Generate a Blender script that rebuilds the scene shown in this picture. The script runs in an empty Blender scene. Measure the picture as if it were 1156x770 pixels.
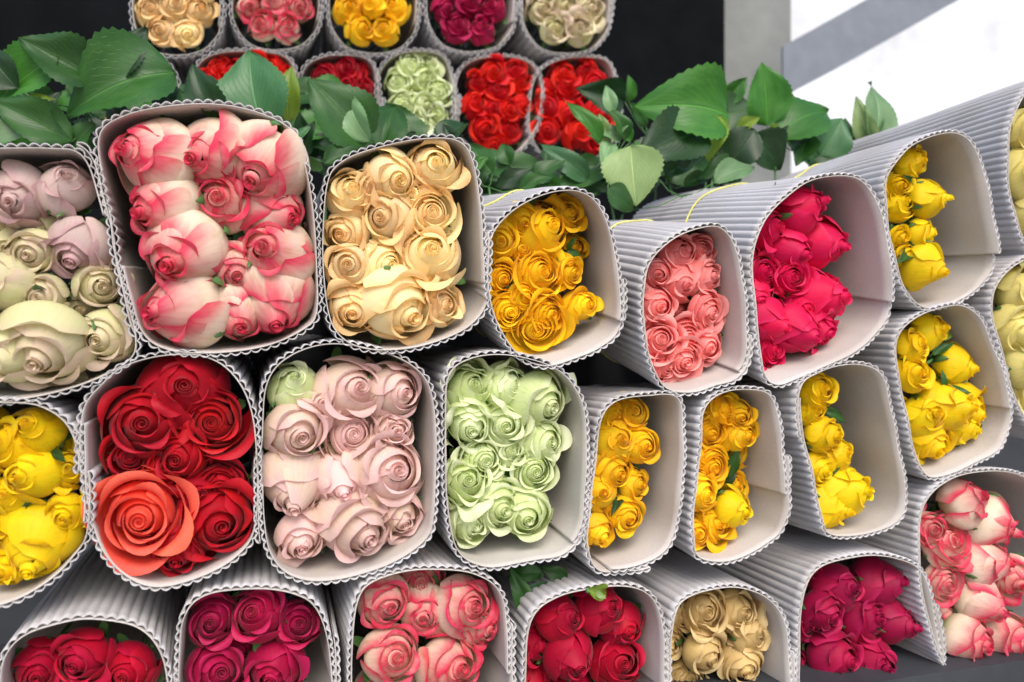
import bpy, math, random
from mathutils import Vector, Matrix, Quaternion
R_ = math.radians
random.seed(7)
sc = bpy.context.scene
COL = sc.collection
# ---------------------------------------------------------------- camera
F = 907.0; CX, CY = 578.0, 385.0; KS = 0.30; CAMZ = 1.3
cam_d = bpy.data.cameras.new('camera'); cam = bpy.data.objects.new('camera', cam_d); COL.objects.link(cam)
cam.location = (0, 0, CAMZ); cam.rotation_euler = (R_(90), 0, 0)
cam_d.sensor_width = 36; cam_d.lens = 36*F/1156; cam_d.clip_start = .02; cam_d.clip_end = 500
cam_d.dof.use_dof = True; cam_d.dof.focus_distance = 1.04; cam_d.dof.aperture_fstop = 3.5
sc.camera = cam
# ---------------------------------------------------------------- light
w = bpy.data.worlds.new('World'); sc.world = w; w.use_nodes = True
nt = w.node_tree; bg = nt.nodes['Background']; sky = nt.nodes.new('ShaderNodeTexSky')
sky.sky_type = 'NISHITA'; sky.sun_disc = False; sky.sun_elevation = R_(47); sky.sun_rotation = R_(168)
sky.dust_density = 3.0; sky.air_density = 1.0
nt.links.new(sky.outputs[0], bg.inputs[0]); bg.inputs[1].default_value = 0.15
sl = bpy.data.lights.new('sun', 'SUN'); sun = bpy.data.objects.new('sun', sl); COL.objects.link(sun)
sl.energy = 1.1; sl.angle = R_(35); sl.color = (1, .96, .9)
sun.rotation_euler = (R_(90-47), 0, R_(12)); sun.location = (0, -3, 5)
sc.view_settings.view_transform = 'Standard'; sc.view_settings.look = 'None'
sc.view_settings.exposure = 0.80; sc.view_settings.gamma = 1
sc.cycles.max_bounces = 8; sc.cycles.diffuse_bounces = 4

# ---------------------------------------------------------------- projection from the traced photograph to real positions
def at(px, py, c=1.0, k=KS):
    X = (px-CX)/F; Z = -(py-CY)/F
    t = c/(1-k*X)
    return Vector((t*X, t, t*Z+CAMZ))
def ray(px, py):
    return Vector(((px-CX)/F, 1, -(py-CY)/F)).normalized()
U = Vector((1, KS, 0)).normalized(); V = Vector((0, 0, 1))
def px_of(P):
    return (CX+F*P.x/P.y, CY-F*(P.z-CAMZ)/P.y)

# ---------------------------------------------------------------- helpers
def smooth(x): x = max(0., min(1., x)); return x*x*(3-2*x)
def lerp(a, b, t): return a+(b-a)*t
def mesh(name, verts, faces, mat=None, uvs=None, shade=True):
    me = bpy.data.meshes.new(name); me.from_pydata([tuple(v) for v in verts], [], faces)
    if uvs:
        uvl = me.uv_layers.new(name='uv')
        vi = [0]*len(me.loops); me.loops.foreach_get('vertex_index', vi)
        flat = []
        for i in vi: flat.extend(uvs[i])
        uvl.data.foreach_set('uv', flat)
    if shade: me.polygons.foreach_set('use_smooth', [True]*len(me.polygons))
    if mat: me.materials.append(mat)
    me.update(); return me
def link(name, me, parent=None):
    o = bpy.data.objects.new(name, me); COL.objects.link(o)
    if parent: o.parent = parent
    return o
def tag(o, label=None, cat=None, group=None, kind=None):
    if label: o['label'] = label
    if cat: o['category'] = cat
    if group: o['group'] = group
    if kind: o['kind'] = kind
    return o
def srgb(r, g, b):
    f = lambda c: ((c/255+.055)/1.055)**2.4 if c > 10 else c/255/12.92
    return (f(r), f(g), f(b), 1)
def tube(pts, rad, seg=6, taper=1.0):
    vs, fs = [], []
    n = len(pts)
    for i, p in enumerate(pts):
        d = (pts[min(i+1, n-1)]-pts[max(i-1, 0)]).normalized()
        a = d.cross(Vector((0.3, 0.2, 1))).normalized(); b = d.cross(a)
        r = rad*lerp(1, taper, i/(n-1))
        for j in range(seg):
            an = 2*math.pi*j/seg
            vs.append(p+a*math.cos(an)*r+b*math.sin(an)*r)
    for i in range(n-1):
        for j in range(seg):
            fs.append((i*seg+j, i*seg+(j+1) % seg, (i+1)*seg+(j+1) % seg, (i+1)*seg+j))
    fs.append(tuple(range(seg))[::-1]); fs.append(tuple((n-1)*seg+j for j in range(seg)))
    return vs, fs

# ---------------------------------------------------------------- materials
def newmat(name):
    m = bpy.data.materials.new(name); m.use_nodes = True
    return m, m.node_tree.nodes, m.node_tree.links, m.node_tree.nodes['Principled BSDF']
def mixc(N, L, fac, a, b, blend='MIX'):
    n = N.new('ShaderNodeMix'); n.data_type = 'RGBA'; n.blend_type = blend
    for sock, v in ((n.inputs[0], fac), (n.inputs[6], a), (n.inputs[7], b)):
        if isinstance(v, (float, int)): sock.default_value = v
        elif isinstance(v, tuple): sock.default_value = v
        else: L.new(v, sock)
    return n.outputs[2]
def mrange(N, L, src, a, b, c=0., d=1., interp='SMOOTHSTEP'):
    n = N.new('ShaderNodeMapRange'); n.interpolation_type = interp
    L.new(src, n.inputs[0]); n.inputs[1].default_value = a; n.inputs[2].default_value = b
    n.inputs[3].default_value = c; n.inputs[4].default_value = d
    return n.outputs[0]
def noise(N, L, vec, scale, detail=3, rough=.5, w=None):
    n = N.new('ShaderNodeTexNoise'); n.inputs['Scale'].default_value = scale; n.inputs['Detail'].default_value = detail
    n.inputs['Roughness'].default_value = rough
    if vec: L.new(vec, n.inputs['Vector'])
    if w is not None:
        n.noise_dimensions = '4D'; L.new(w, n.inputs['W'])
    return n.outputs['Fac']

def petal_mat(name, low, mid, tip, edge0=.70, edge1=1.06, var=.25, alt=None, trans=.36):
    """low: colour near the calyx, mid: body, tip: the rim of each petal, alt: what some blooms lean to"""
    m, N, L, P = newmat(name)
    uv = N.new('ShaderNodeUVMap').outputs[0]
    sp = N.new('ShaderNodeSeparateXYZ'); L.new(uv, sp.inputs[0])
    oi = N.new('ShaderNodeObjectInfo'); rnd = oi.outputs['Random']
    ns = noise(N, L, uv, 2.2, 3, .6, rnd)
    mul = N.new('ShaderNodeMath'); mul.operation = 'MULTIPLY_ADD'; L.new(ns, mul.inputs[0]); mul.inputs[1].default_value = .45; mul.inputs[2].default_value = -.225
    add = N.new('ShaderNodeMath'); add.operation = 'ADD'; L.new(sp.outputs[1], add.inputs[0]); L.new(mul.outputs[0], add.inputs[1])
    # distance to the side edges: u in 0..1, stored as |u|
    eu = N.new('ShaderNodeMath'); eu.operation = 'MULTIPLY'; L.new(sp.outputs[0], eu.inputs[0]); eu.inputs[1].default_value = 1.0
    mx = N.new('ShaderNodeMath'); mx.operation = 'MAXIMUM'; L.new(add.outputs[0], mx.inputs[0])
    e2 = N.new('ShaderNodeMath'); e2.operation = 'MULTIPLY'; pw = N.new('ShaderNodeMath'); pw.operation = 'POWER'; L.new(eu.outputs[0], pw.inputs[0]); pw.inputs[1].default_value = 3.0; L.new(pw.outputs[0], e2.inputs[0]); L.new(sp.outputs[1], e2.inputs[1])
    L.new(e2.outputs[0], mx.inputs[1])
    em = mrange(N, L, mx.outputs[0], edge0, edge1)
    mot = noise(N, L, uv, 4.5, 4, .65, rnd)
    lm = mrange(N, L, add.outputs[0], .12, .55)
    c = mixc(N, L, lm, low, mid)
    c = mixc(N, L, mrange(N, L, mot, .5, .72, 0, .55), c, low)      # patches where the calyx colour runs up the petal
    c = mixc(N, L, em, c, tip)
    # fine veins running up the petal
    mp = N.new('ShaderNodeMapping'); L.new(uv, mp.inputs[0]); mp.inputs['Scale'].default_value = (26, 2.0, 1)
    vn = noise(N, L, mp.outputs[0], 1.0, 3, .55)
    vm = mrange(N, L, vn, .3, .7, .90, 1.04, 'LINEAR')
    vcol = N.new('ShaderNodeCombineColor'); [L.new(vm, vcol.inputs[i]) for i in range(3)]
    c = mixc(N, L, .8, c, vcol.outputs[0], 'MULTIPLY')
    if alt:
        c = mixc(N, L, mrange(N, L, rnd, .45, 1.0, 0, .55, 'LINEAR'), c, alt)
    hs = N.new('ShaderNodeHueSaturation'); L.new(c, hs.inputs['Color'])
    L.new(mrange(N, L, rnd, 0, 1, 1-var*.5, 1+var*.35, 'LINEAR'), hs.inputs['Value'])
    rn2 = noise(N, L, None, 1.0); 
    L.new(mrange(N, L, rnd, 0, 1, .497, .503, 'LINEAR'), hs.inputs['Hue'])
    col = hs.outputs[0]
    L.new(col, P.inputs['Base Color']); P.inputs['Roughness'].default_value = .55
    P.inputs['Specular IOR Level'].default_value = .28
    P.inputs['Sheen Weight'].default_value = .12; P.inputs['Sheen Roughness'].default_value = .4
    bp = N.new('ShaderNodeBump'); bp.inputs['Strength'].default_value = .08; bp.inputs['Distance'].default_value = .004
    L.new(vn, bp.inputs['Height']); L.new(bp.outputs[0], P.inputs['Normal'])
    tr = N.new('ShaderNodeBsdfTranslucent'); L.new(col, tr.inputs[0])
    ms = N.new('ShaderNodeMixShader'); ms.inputs[0].default_value = trans
    L.new(P.outputs[0], ms.inputs[1]); L.new(tr.outputs[0], ms.inputs[2])
    L.new(ms.outputs[0], N['Material Output'].inputs[0])
    return m
PM = {
 'cream':  petal_mat('cream_petal', srgb(190,200,130), srgb(228,220,176), srgb(232,206,188), alt=srgb(214,214,158)),
 'mauve':  petal_mat('mauve_petal', srgb(206,200,160), srgb(222,196,190), srgb(208,164,168), alt=srgb(226,206,196)),
 'pinkw':  petal_mat('pink_edged_petal', srgb(205,214,150), srgb(248,228,205), srgb(226,52,92), .56, 1.04, var=.12),
 'peach':  petal_mat('peach_petal', srgb(246,238,165), srgb(255,236,190), srgb(255,208,140), alt=srgb(252,242,186)),
 'yellow': petal_mat('golden_petal', srgb(244,220,50), srgb(255,216,34), srgb(255,190,16), .75, 1.05, alt=srgb(255,224,34)),
 'lemon':  petal_mat('lemon_petal', srgb(190,196,30), srgb(252,218,10), srgb(255,212,10), alt=srgb(220,205,20)),
 'salmon': petal_mat('salmon_petal', srgb(250,138,130), srgb(255,152,148), srgb(255,178,172), .8, 1.0),
 'hot':    petal_mat('hot_pink_petal', srgb(205,15,70), srgb(228,14,84), srgb(240,40,105), .8, 1.0),
 'pale':   petal_mat('pale_yellow_petal', srgb(205,205,110), srgb(240,226,140), srgb(240,228,150)),
 'green':  petal_mat('light_green_petal', srgb(190,220,120), srgb(228,240,176), srgb(238,244,200), .8, 1.0, alt=srgb(236,240,212)),
 'blush':  petal_mat('blush_petal', srgb(220,208,150), srgb(242,216,196), srgb(240,204,198), .75, 1.0, alt=srgb(238,200,204)),
 'red':    petal_mat('red_petal', srgb(150,8,20), srgb(182,10,30), srgb(202,22,42), .8, 1.0),
 'coral':  petal_mat('coral_petal', srgb(236,66,40), srgb(252,88,64), srgb(255,116,92), .8, 1.0),
 'magenta':petal_mat('magenta_petal', srgb(150,10,60), srgb(176,14,70), srgb(196,30,90), .8, 1.0),
 'crimson':petal_mat('crimson_petal', srgb(160,8,40), srgb(190,8,50), srgb(206,20,64), .8, 1.0),
 'beige':  petal_mat('beige_petal', srgb(205,180,110), srgb(226,196,130), srgb(230,204,150)),
 'scarlet':petal_mat('scarlet_petal', srgb(190,14,14), srgb(222,18,20), srgb(236,34,26), .8, 1.0),
}
def leaf_mat(name, c1, c2, trans=.3):
    m, N, L, P = newmat(name)
    uv = N.new('ShaderNodeUVMap').outputs[0]
    sp = N.new('ShaderNodeSeparateXYZ'); L.new(uv, sp.inputs[0])
    oi = N.new('ShaderNodeObjectInfo')
    ns = noise(N, L, uv, 3.0, 4, .6, oi.outputs['Random'])
    c = mixc(N, L, mrange(N, L, ns, .3, .7), c1, c2)
    # midrib and side veins
    mid = mrange(N, L, sp.outputs[0], .0, .045, 1, 0)
    a = N.new('ShaderNodeMath'); a.operation = 'MULTIPLY_ADD'; L.new(sp.outputs[0], a.inputs[0]); a.inputs[1].default_value = -.75; L.new(sp.outputs[1], a.inputs[2])
    b = N.new('ShaderNodeMath'); b.operation = 'MULTIPLY'; L.new(a.outputs[0], b.inputs[0]); b.inputs[1].default_value = 9.0
    fr = N.new('ShaderNodeMath'); fr.operation = 'FRACT'; L.new(b.outputs[0], fr.inputs[0])
    ab = N.new('ShaderNodeMath'); ab.operation = 'PINGPONG'; L.new(fr.outputs[0], ab.inputs[0]); ab.inputs[1].default_value = .5
    sv = mrange(N, L, ab.outputs[0], 0, .06, 1, 0)
    vv = N.new('ShaderNodeMath'); vv.operation = 'MULTIPLY'; L.new(sv, vv.inputs[0]); vv.inputs[1].default_value = .32
    vx = N.new('ShaderNodeMath'); vx.operation = 'MAXIMUM'; L.new(mid, vx.inputs[0]); L.new(vv.outputs[0], vx.inputs[1])
    lite = tuple(min(1, x*1.6+.015) for x in c2[:3])+(1,)
    c = mixc(N, L, vx.outputs[0], c, lite)
    hs = N.new('ShaderNodeHueSaturation'); L.new(c, hs.inputs['Color'])
    L.new(mrange(N, L, oi.outputs['Random'], 0, 1, .75, 1.2, 'LINEAR'), hs.inputs['Value'])
    L.new(hs.outputs[0], P.inputs['Base Color']); P.inputs['Roughness'].default_value = .42
    bp = N.new('ShaderNodeBump'); bp.inputs['Strength'].default_value = .5; bp.inputs['Distance'].default_value = .003; bp.invert = True
    L.new(vx.outputs[0], bp.inputs['Height']); L.new(bp.outputs[0], P.inputs['Normal'])
    tr = N.new('ShaderNodeBsdfTranslucent'); L.new(hs.outputs[0], tr.inputs[0])
    ms = N.new('ShaderNodeMixShader'); ms.inputs[0].default_value = trans
    L.new(P.outputs[0], ms.inputs[1]); L.new(tr.outputs[0], ms.inputs[2]); L.new(ms.outputs[0], N['Material Output'].inputs[0])
    return m
LM = {
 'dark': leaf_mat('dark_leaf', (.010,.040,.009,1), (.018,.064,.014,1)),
 'mid':  leaf_mat('green_leaf', (.020,.088,.012,1), (.038,.125,.020,1)),
 'bright': leaf_mat('fresh_leaf', (.035,.17,.018,1), (.07,.24,.03,1), .4),
 'pale': leaf_mat('pale_leaf', (.15,.29,.12,1), (.21,.36,.16,1)),
 'lime': leaf_mat('lime_leaf', (.20,.32,.03,1), (.26,.38,.05,1), .4),
 'blue': leaf_mat('bluish_leaf', (.045,.155,.05,1), (.072,.195,.07,1)),
 'pastel': leaf_mat('light_leaf', (.24,.36,.12,1), (.30,.42,.16,1), .35),
}
def plain(name, col, rough=.7, n_scale=20, n_amt=.2, bump=0):
    m, N, L, P = newmat(name)
    tc = N.new('ShaderNodeTexCoord').outputs['Object']
    ns = noise(N, L, tc, n_scale, 4, .6)
    k = mrange(N, L, ns, .25, .75, 1-n_amt, 1+n_amt, 'LINEAR')
    cc = N.new('ShaderNodeCombineColor'); [L.new(k, cc.inputs[i]) for i in range(3)]
    L.new(mixc(N, L, 1.0, col, cc.outputs[0], 'MULTIPLY'), P.inputs['Base Color'])
    P.inputs['Roughness'].default_value = rough
    if bump:
        bp = N.new('ShaderNodeBump'); bp.inputs['Strength'].default_value = bump; bp.inputs['Distance'].default_value = .002
        L.new(ns, bp.inputs['Height']); L.new(bp.outputs[0], P.inputs['Normal'])
    return m
def card_mat(name, col):
    m, N, L, P = newmat(name)
    tc = N.new('ShaderNodeTexCoord').outputs['Object']
    oi = N.new('ShaderNodeObjectInfo').outputs['Random']
    big = noise(N, L, tc, 9, 3, .55, oi); fine = noise(N, L, tc, 420, 2, .6)
    c = mixc(N, L, mrange(N, L, big, .3, .75), col, (col[0]*.84, col[1]*.81, col[2]*.76, 1))
    k = mrange(N, L, fine, .3, .7, .93, 1.05, 'LINEAR')
    cc = N.new('ShaderNodeCombineColor'); [L.new(k, cc.inputs[i]) for i in range(3)]
    c = mixc(N, L, 1.0, c, cc.outputs[0], 'MULTIPLY')
    # a few small specks and scuffs
    vo = N.new('ShaderNodeTexVoronoi'); vo.inputs['Scale'].default_value = 26; L.new(tc, vo.inputs['Vector'])
    c = mixc(N, L, mrange(N, L, vo.outputs['Distance'], .02, .05, .35, 0), c, (.22,.17,.13,1))
    L.new(c, P.inputs['Base Color']); P.inputs['Roughness'].default_value = .82; P.inputs['Specular IOR Level'].default_value = .2
    bp = N.new('ShaderNodeBump'); bp.inputs['Strength'].default_value = .15; bp.inputs['Distance'].default_value = .001
    L.new(fine, bp.inputs['Height']); L.new(bp.outputs[0], P.inputs['Normal'])
    return m
CARD_IN = card_mat('card_liner', (.54,.51,.485,1)); CARD_OUT = card_mat('card_flutes', (.53,.52,.535,1))
STEM = plain('stem_green', (.06,.16,.04,1), .5, 60, .3); SEPAL = plain('sepal_green', (.07,.17,.045,1), .5, 60, .3)
STRING = plain('string_yellow', (.62,.60,.16,1), .6)

# ---------------------------------------------------------------- roses
def petal(fn, nu, nv):
    """fn(u in -1..1, v in 0..1) -> Vector"""
    vs, fs, uv = [], [], []
    for i in range(nv+1):
        v = i/nv
        for j in range(nu+1):
            u = -1+2*j/nu
            vs.append(fn(u, v)); uv.append((abs(u), v))
    for i in range(nv):
        for j in range(nu):
            a = i*(nu+1)+j; fs.append((a, a+1, a+nu+2, a+nu+1))
    return vs, fs, uv
def rose_geo(kind, seed):
    """returns (inner petals, [guard petals]) in units where the bloom radius is about 1; +Z is where the bloom opens"""
    rg = random.Random(seed*31+{'bud':1,'half':2,'open':3,'ruffle':4}[kind])
    n, flare, top, H, dome, rho = {
      'bud':   (8, .58, .62, 2.10, .20, .045),
      'half':  (10, .84, .55, 1.80, .24, .075),
      'open':  (15, 1.04, .36, 1.30, .34, .085),
      'ruffle':(11, .92, .52, 1.65, .18, .09)}[kind]
    ng = 4 if kind == 'bud' else 5
    parts = []
    ph = rg.uniform(0, 6.28)
    ox, oy = rg.uniform(-.10, .10), rg.uniform(-.10, .10)      # the heart rarely sits dead centre
    for i in range(n):
        f = i/(n-1)
        belly = lerp(top, 1.0, f)*rg.uniform(.97, 1.03)
        tp = lerp(.17 if kind != 'bud' else .12, flare, f**1.1)*rg.uniform(.93, 1.07)
        ztop = H*(1-dome*f**1.5)*rg.uniform(.93, 1.05)
        if i == 0: ztop = H*.97
        th0 = ph+i*2.39996+rg.uniform(-.35, .35)
        wid = lerp(2.1, 1.28, f**.5)*rg.uniform(.88, 1.12)
        tuck = lerp(.20, .07, f)
        cl = rho*lerp(.35, 1.35, f)*rg.uniform(.5, 1.5)
        roll = lerp(.5, 2.3, f)*rg.uniform(.6, 1.15)            # how far the lip rolls over
        wob = [(.02+.035*f)*rg.uniform(.5, 1.4), rg.uniform(0, 6.28), rg.uniform(1.8, 3.6)]
        if kind == 'ruffle': wob[0] *= 2.2; wob[2] *= 1.7
        drop = lerp(.06, .30, min(1, f*1.4))*rg.uniform(.7, 1.2); pt = rg.uniform(.03, .12); v0 = lerp(.40, 0, f)
        notch = rg.uniform(-.16, .16); lean = rg.uniform(-.10, .10)*f
        def fn(u, v, belly=belly, tp=tp, ztop=ztop, th0=th0, wid=wid, tuck=tuck, cl=cl, wob=wob, pt=pt, v0=v0, f=f, notch=notch, drop=drop, roll=roll, lean=lean):
            vv = v0+(1-v0)*v
            vv *= 1-drop*abs(u+lean*2)**2.3+pt*(1-abs(u))**1.5*v-pt*.6
            vc = min(vv, .86)
            if vc < .5: r = .10+(belly-.10)*math.sin(math.pi/2*vc/.5)**.75
            else: r = lerp(belly, tp, min(1, (vc-.5)/.36)**1.55)
            z = ztop*vc*1.05
            if vv > .86:
                q = (vv-.86)/.14; a = q*roll
                r += cl*(1-math.cos(a))*1.5; z += cl*math.sin(a)*1.5
            r *= 1+tuck*u*(1 if vv > .5 else vv*2)
            ws = wid*(.42+.58*min(1, vv*1.7)**.7)
            th = th0+u*ws+notch*vv
            wv = wob[0]*math.sin(u*wob[2]+wob[1])*vv**3
            r += wv+belly*.09*f*abs(u)**3*vv
            z += wob[0]*.9*math.sin(u*wob[2]*1.7+wob[1]*2)*vv**4
            return Vector((r*math.cos(th)+ox*vv, r*math.sin(th)+oy*vv, z-H*.5))
        pr = petal(fn, 18, 16 if f > .35 else 10)
        pr = (pr[0], pr[1], [(a, lerp(b, 1, (1-f)*.45)) for a, b in pr[2]])
        parts.append(pr)
    inner, guards = parts[:n-ng], parts[n-ng:]
    # the tightly rolled heart: one scroll of two and a half turns
    rr0 = {'bud': .13, 'half': .17, 'open': .17, 'ruffle': .17}[kind]; s0 = rg.uniform(0, 6.28)
    def heart(u, v):
        q = (u+1)/2; a = s0+q*15.7
        r = .025+rr0*q*(1+.5*(1-v)); r += .03*v**6
        return Vector((r*math.cos(a)+ox*.95, r*math.sin(a)+oy*.95, H*(.5*lerp(.86, 1.0, v)+.012*math.sin(a*1.7)*v-.05*q*v)-H*.06*(1-v)))
    hv = petal(heart, 70, 5); inner.insert(0, hv)
    # its floor
    k = len(hv[0])
    hv[0].extend([Vector((0, 0, H*.36))]+[Vector((rr0*1.5*math.cos(j*.5236), rr0*1.5*math.sin(j*.5236), H*.34)) for j in range(12)])
    hv[2][:] = [(a, .8+.2*b) for a, b in hv[2]]; hv[2].extend([(0, .8)]*13); hv[1].extend([(k, k+1+j, k+1+(j+1) % 12) for j in range(12)])
    vs, fs, uv = [], [], []
    for a, b, c in inner:
        k = len(vs); vs += a; uv += c; fs += [tuple(x+k for x in q) for q in b]
    return (vs, fs, uv), guards, H
_rc, _geo = {}, {}
def calyx(H):
    vs, fs = [], []
    for k in range(5):
        a0 = k*2*math.pi/5+.2; b = len(vs)
        for i in range(8):
            t = i/7
            r = .12+.85*math.sin(min(1, t*1.15)*math.pi/2)+(.25*t*t if k % 2 else .05*t)
            z = -H*.5-.05+t*H*.52-(.35*t*t if k % 2 else 0)
            hw = .26*(1-t)**.7*(.5+t)/max(r, .3)
            for s in (-1, 0, 1):
                rr = r*1.06-(.05 if s else 0)
                vs.append(Vector((rr*math.cos(a0+s*hw), rr*math.sin(a0+s*hw), z)))
        for i in range(7):
            for s in range(2):
                q = b+i*3+s; fs.append((q, q+1, q+4, q+3))
    b = len(vs); n = 8      # hip
    for z, r in ((-.02, .2), (-.12, .24), (-.3, .17), (-.42, .09)):
        for j in range(n):
            a = j*2*math.pi/n; vs.append(Vector((r*math.cos(a), r*math.sin(a), -H*.5+z)))
    for i in range(3):
        for j in range(n): fs.append((b+i*n+j, b+i*n+(j+1) % n, b+(i+1)*n+(j+1) % n, b+(i+1)*n+j))
    return vs, fs
def rose_meshes(kind, seed, colr):
    key = (kind, seed, colr)
    if key in _rc: return _rc[key]
    if (kind, seed) not in _geo: _geo[(kind, seed)] = rose_geo(kind, seed)
    inn, gd, H = _geo[(kind, seed)]
    m1 = mesh('inner_petals', inn[0], inn[1], PM[colr], inn[2])
    mg = [mesh('outer_petal', g[0], g[1], PM[colr], g[2]) for g in gd]
    cv, cf = calyx(H); mc = mesh('calyx', cv, cf, SEPAL)
    _rc[key] = (m1, mg, mc, H); return _rc[key]
ROSES = []
def rose(P, axis, rad, kind, colr, spin, back, label=None, group=None, simple=False):
    m1, mg, mc, H = rose_meshes(kind, random.randrange(6), colr)
    e = bpy.data.objects.new('rose', None); COL.objects.link(e)
    e.empty_display_size = .02
    q = axis.to_track_quat('Z', 'Y') @ Quaternion((0, 0, 1), spin)
    sc_ = rad
    e.location = P; e.rotation_mode = 'QUATERNION'; e.rotation_quaternion = q
    sv = Vector((random.uniform(.92, 1.06), random.uniform(.92, 1.06), random.uniform(.9, 1.1)))*sc_; e.scale = sv
    link('inner_petals', m1, e)
    for g in mg: link('outer_petal', g, e)
    link('calyx', mc, e)
    M = Matrix.Translation(P) @ q.to_matrix().to_4x4() @ Matrix.Diagonal((*sv, 1)); Mi = M.inverted()
    base = M @ Vector((0, 0, -H*.5-.3))
    pts = []
    for i in range(7):
        t = i/6
        p = base.lerp(back, t)+(-axis)*math.sin(math.pi*t)*rad*.4
        pts.append(Mi @ p)
    vs, fs = tube(pts, .0026/rad, 6)
    link('stem', mesh('stem', vs, fs, STEM), e)
    tag(e, label, 'rose', group)
    return e

# ---------------------------------------------------------------- sleeves
def catmull(pts, n):
    m = len(pts); out = []
    per = max(4, n//m)
    for i in range(m):
        p0, p1, p2, p3 = pts[i-1], pts[i], pts[(i+1) % m], pts[(i+2) % m]
        for k in range(per):
            t = k/per
            out.append(tuple(.5*(2*p1[d]+(p2[d]-p0[d])*t+(2*p0[d]-5*p1[d]+4*p2[d]-p3[d])*t*t+(3*p1[d]-p0[d]-3*p2[d]+p3[d])*t**3) for d in (0, 1)))
    return out
def resample(loop, n):
    P = loop+[loop[0]]; L = [0]
    for i in range(len(P)-1): L.append(L[-1]+math.dist(P[i], P[i+1]))
    out, j = [], 0
    for k in range(n):
        s = L[-1]*k/n
        while L[j+1] < s: j += 1
        t = (s-L[j])/(L[j+1]-L[j]+1e-12)
        out.append((lerp(P[j][0], P[j+1][0], t), lerp(P[j][1], P[j+1][1], t)))
    return out, L[-1]

class Bundle: pass
def sleeve(outline, vp=(280, 335), c=1.0, seam=None, L=.45, taper=.84, step=0., ov=.09, pitch=.0108, amp=.0034, string=None, label='', name='cardboard_sleeve'):
    B = Bundle()
    sm = catmull(outline, 160)
    W3 = [at(x, y, c) for x, y in sm]
    C = sum(W3, Vector())/len(W3)
    # centroid on plane
    uv = [((p-C).dot(U), (p-C).dot(V)) for p in W3]
    area = sum(uv[i-1][0]*uv[i][1]-uv[i][0]*uv[i-1][1] for i in range(len(uv)))
    if area < 0: uv.reverse()          # counterclockwise seen from the camera
    # start at the seam
    if seam:
        s3 = at(*seam, c)-C; su = (s3.dot(U), s3.dot(V))
    else: su = (max(u for u, v in uv), -.03)
    k = min(range(len(uv)), key=lambda i: math.dist(uv[i], su)); uv = uv[k:]+uv[:k]
    _, per = resample(uv, 10)
    nf = max(20, round(per/pitch)); SPF = 10; N = nf*SPF
    loop, per = resample(uv, N)
    A = ray(*vp)
    ext = int(N*(1+ov)); ext -= ext % SPF
    rg = random.Random(int(outline[0][0]*7+outline[0][1]))
    d1, d2, d3 = rg.uniform(0, 6), rg.uniform(0, 6), rg.uniform(0, 6)
    nrm = []
    for i in range(N):
        a = loop[i-3]; b = loop[(i+3) % N]
        t = (b[0]-a[0], b[1]-a[1]); l = math.hypot(*t)+1e-9
        nrm.append((t[1]/l, -t[0]/l))
    def pos(i, t, off):
        q = i/N; im = i % N
        x, y = loop[im]; nx, ny = nrm[im]
        k = 1-(1-taper)*t**1.15
        lift = .0045*smooth((q-.93)/.05)+ (.003*smooth((q-1)/ov) if q > 1 else 0)
        dent = .007*math.sin(q*4*math.pi+d1+t*3)*t*(1-t)*2+.0028*math.sin(q*14*math.pi+d2)*min(1,t*3)
        o = off+lift+dent
        s = t*L
        if t == 0: s = -step*(1-smooth(q/.42))+.0015*math.sin(q*23+d3)+.001*math.sin(q*61+d1)
        elif t < .1: s += -step*.6*(1-smooth(q/.42))*(1-t/.1)
        return C+A*s+U*(x*k+nx*o)+V*(y*k+ny*o)
    rings = [0, .03, .1, .22, .4, .6, .8, 1.0]
    root = bpy.data.objects.new(name, None); COL.objects.link(root); root.empty_display_size = .05
    zb = min(y for x, y in loop); base = C+V*zb; root.location = base
    # liner
    def shell(fo, fi, name, mat, idx):
        vs, fs = [], []
        n = len(idx)
        for t in rings:
            for i in idx: vs.append(pos(i, t, fo(i))-base)
        for t in rings:
            for i in idx: vs.append(pos(i, t, fi(i))-base)
        nr = len(rings); o2 = nr*n
        for r in range(nr-1):
            for j in range(n-1):
                a = r*n+j
                fs.append((a, a+1, a+n+1, a+n)); b = o2+a; fs.append((b, b+n, b+n+1, b+1))
        for j in range(n-1): fs.append((j, o2+j, o2+j+1, j+1))
        for r in range(nr-1):
            a = r*n; fs.append((a, a+n, o2+a+n, o2+a)); a += n-1; fs.append((a, o2+a, o2+a+n, a+n))
        me = mesh(name, vs, fs, mat)
        # crisp front rim
        return link(name, me, root)
    th = .0011
    idx = list(range(0, ext+1, 3));
    shell(lambda i: th, lambda i: 0, 'liner', CARD_IN, idx)
    def wave(i): return th+.0002+amp*abs(math.sin(math.pi*i/SPF))**.8
    shell(lambda i: wave(i)+.0012, lambda i: wave(i), 'fluted_sheet', CARD_OUT, list(range(0, ext+1)))
    if string:
        pts = [pos(i, string+.05*math.sin(2*math.pi*i/N+1), amp+.0035)-base for i in range(0, N+1, 8)]
        vs, fs = tube(pts, .0016, 5); link('tie_string', mesh('tie_string', vs, fs, STRING), root)
    tag(root, label, 'flower sleeve', 'cardboard sleeves stacked in rows')
    B.C, B.A, B.loop, B.c, B.L, B.taper, B.root = C, A, loop[::4], c, L, taper, root
    return B
def inside(pt, poly):
    x, y = pt; r = False
    for i in range(len(poly)):
        x1, y1 = poly[i-1]; x2, y2 = poly[i]
        if (y1 > y) != (y2 > y) and x < (x2-x1)*(y-y1)/(y2-y1)+x1: r = not r
    return r

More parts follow.
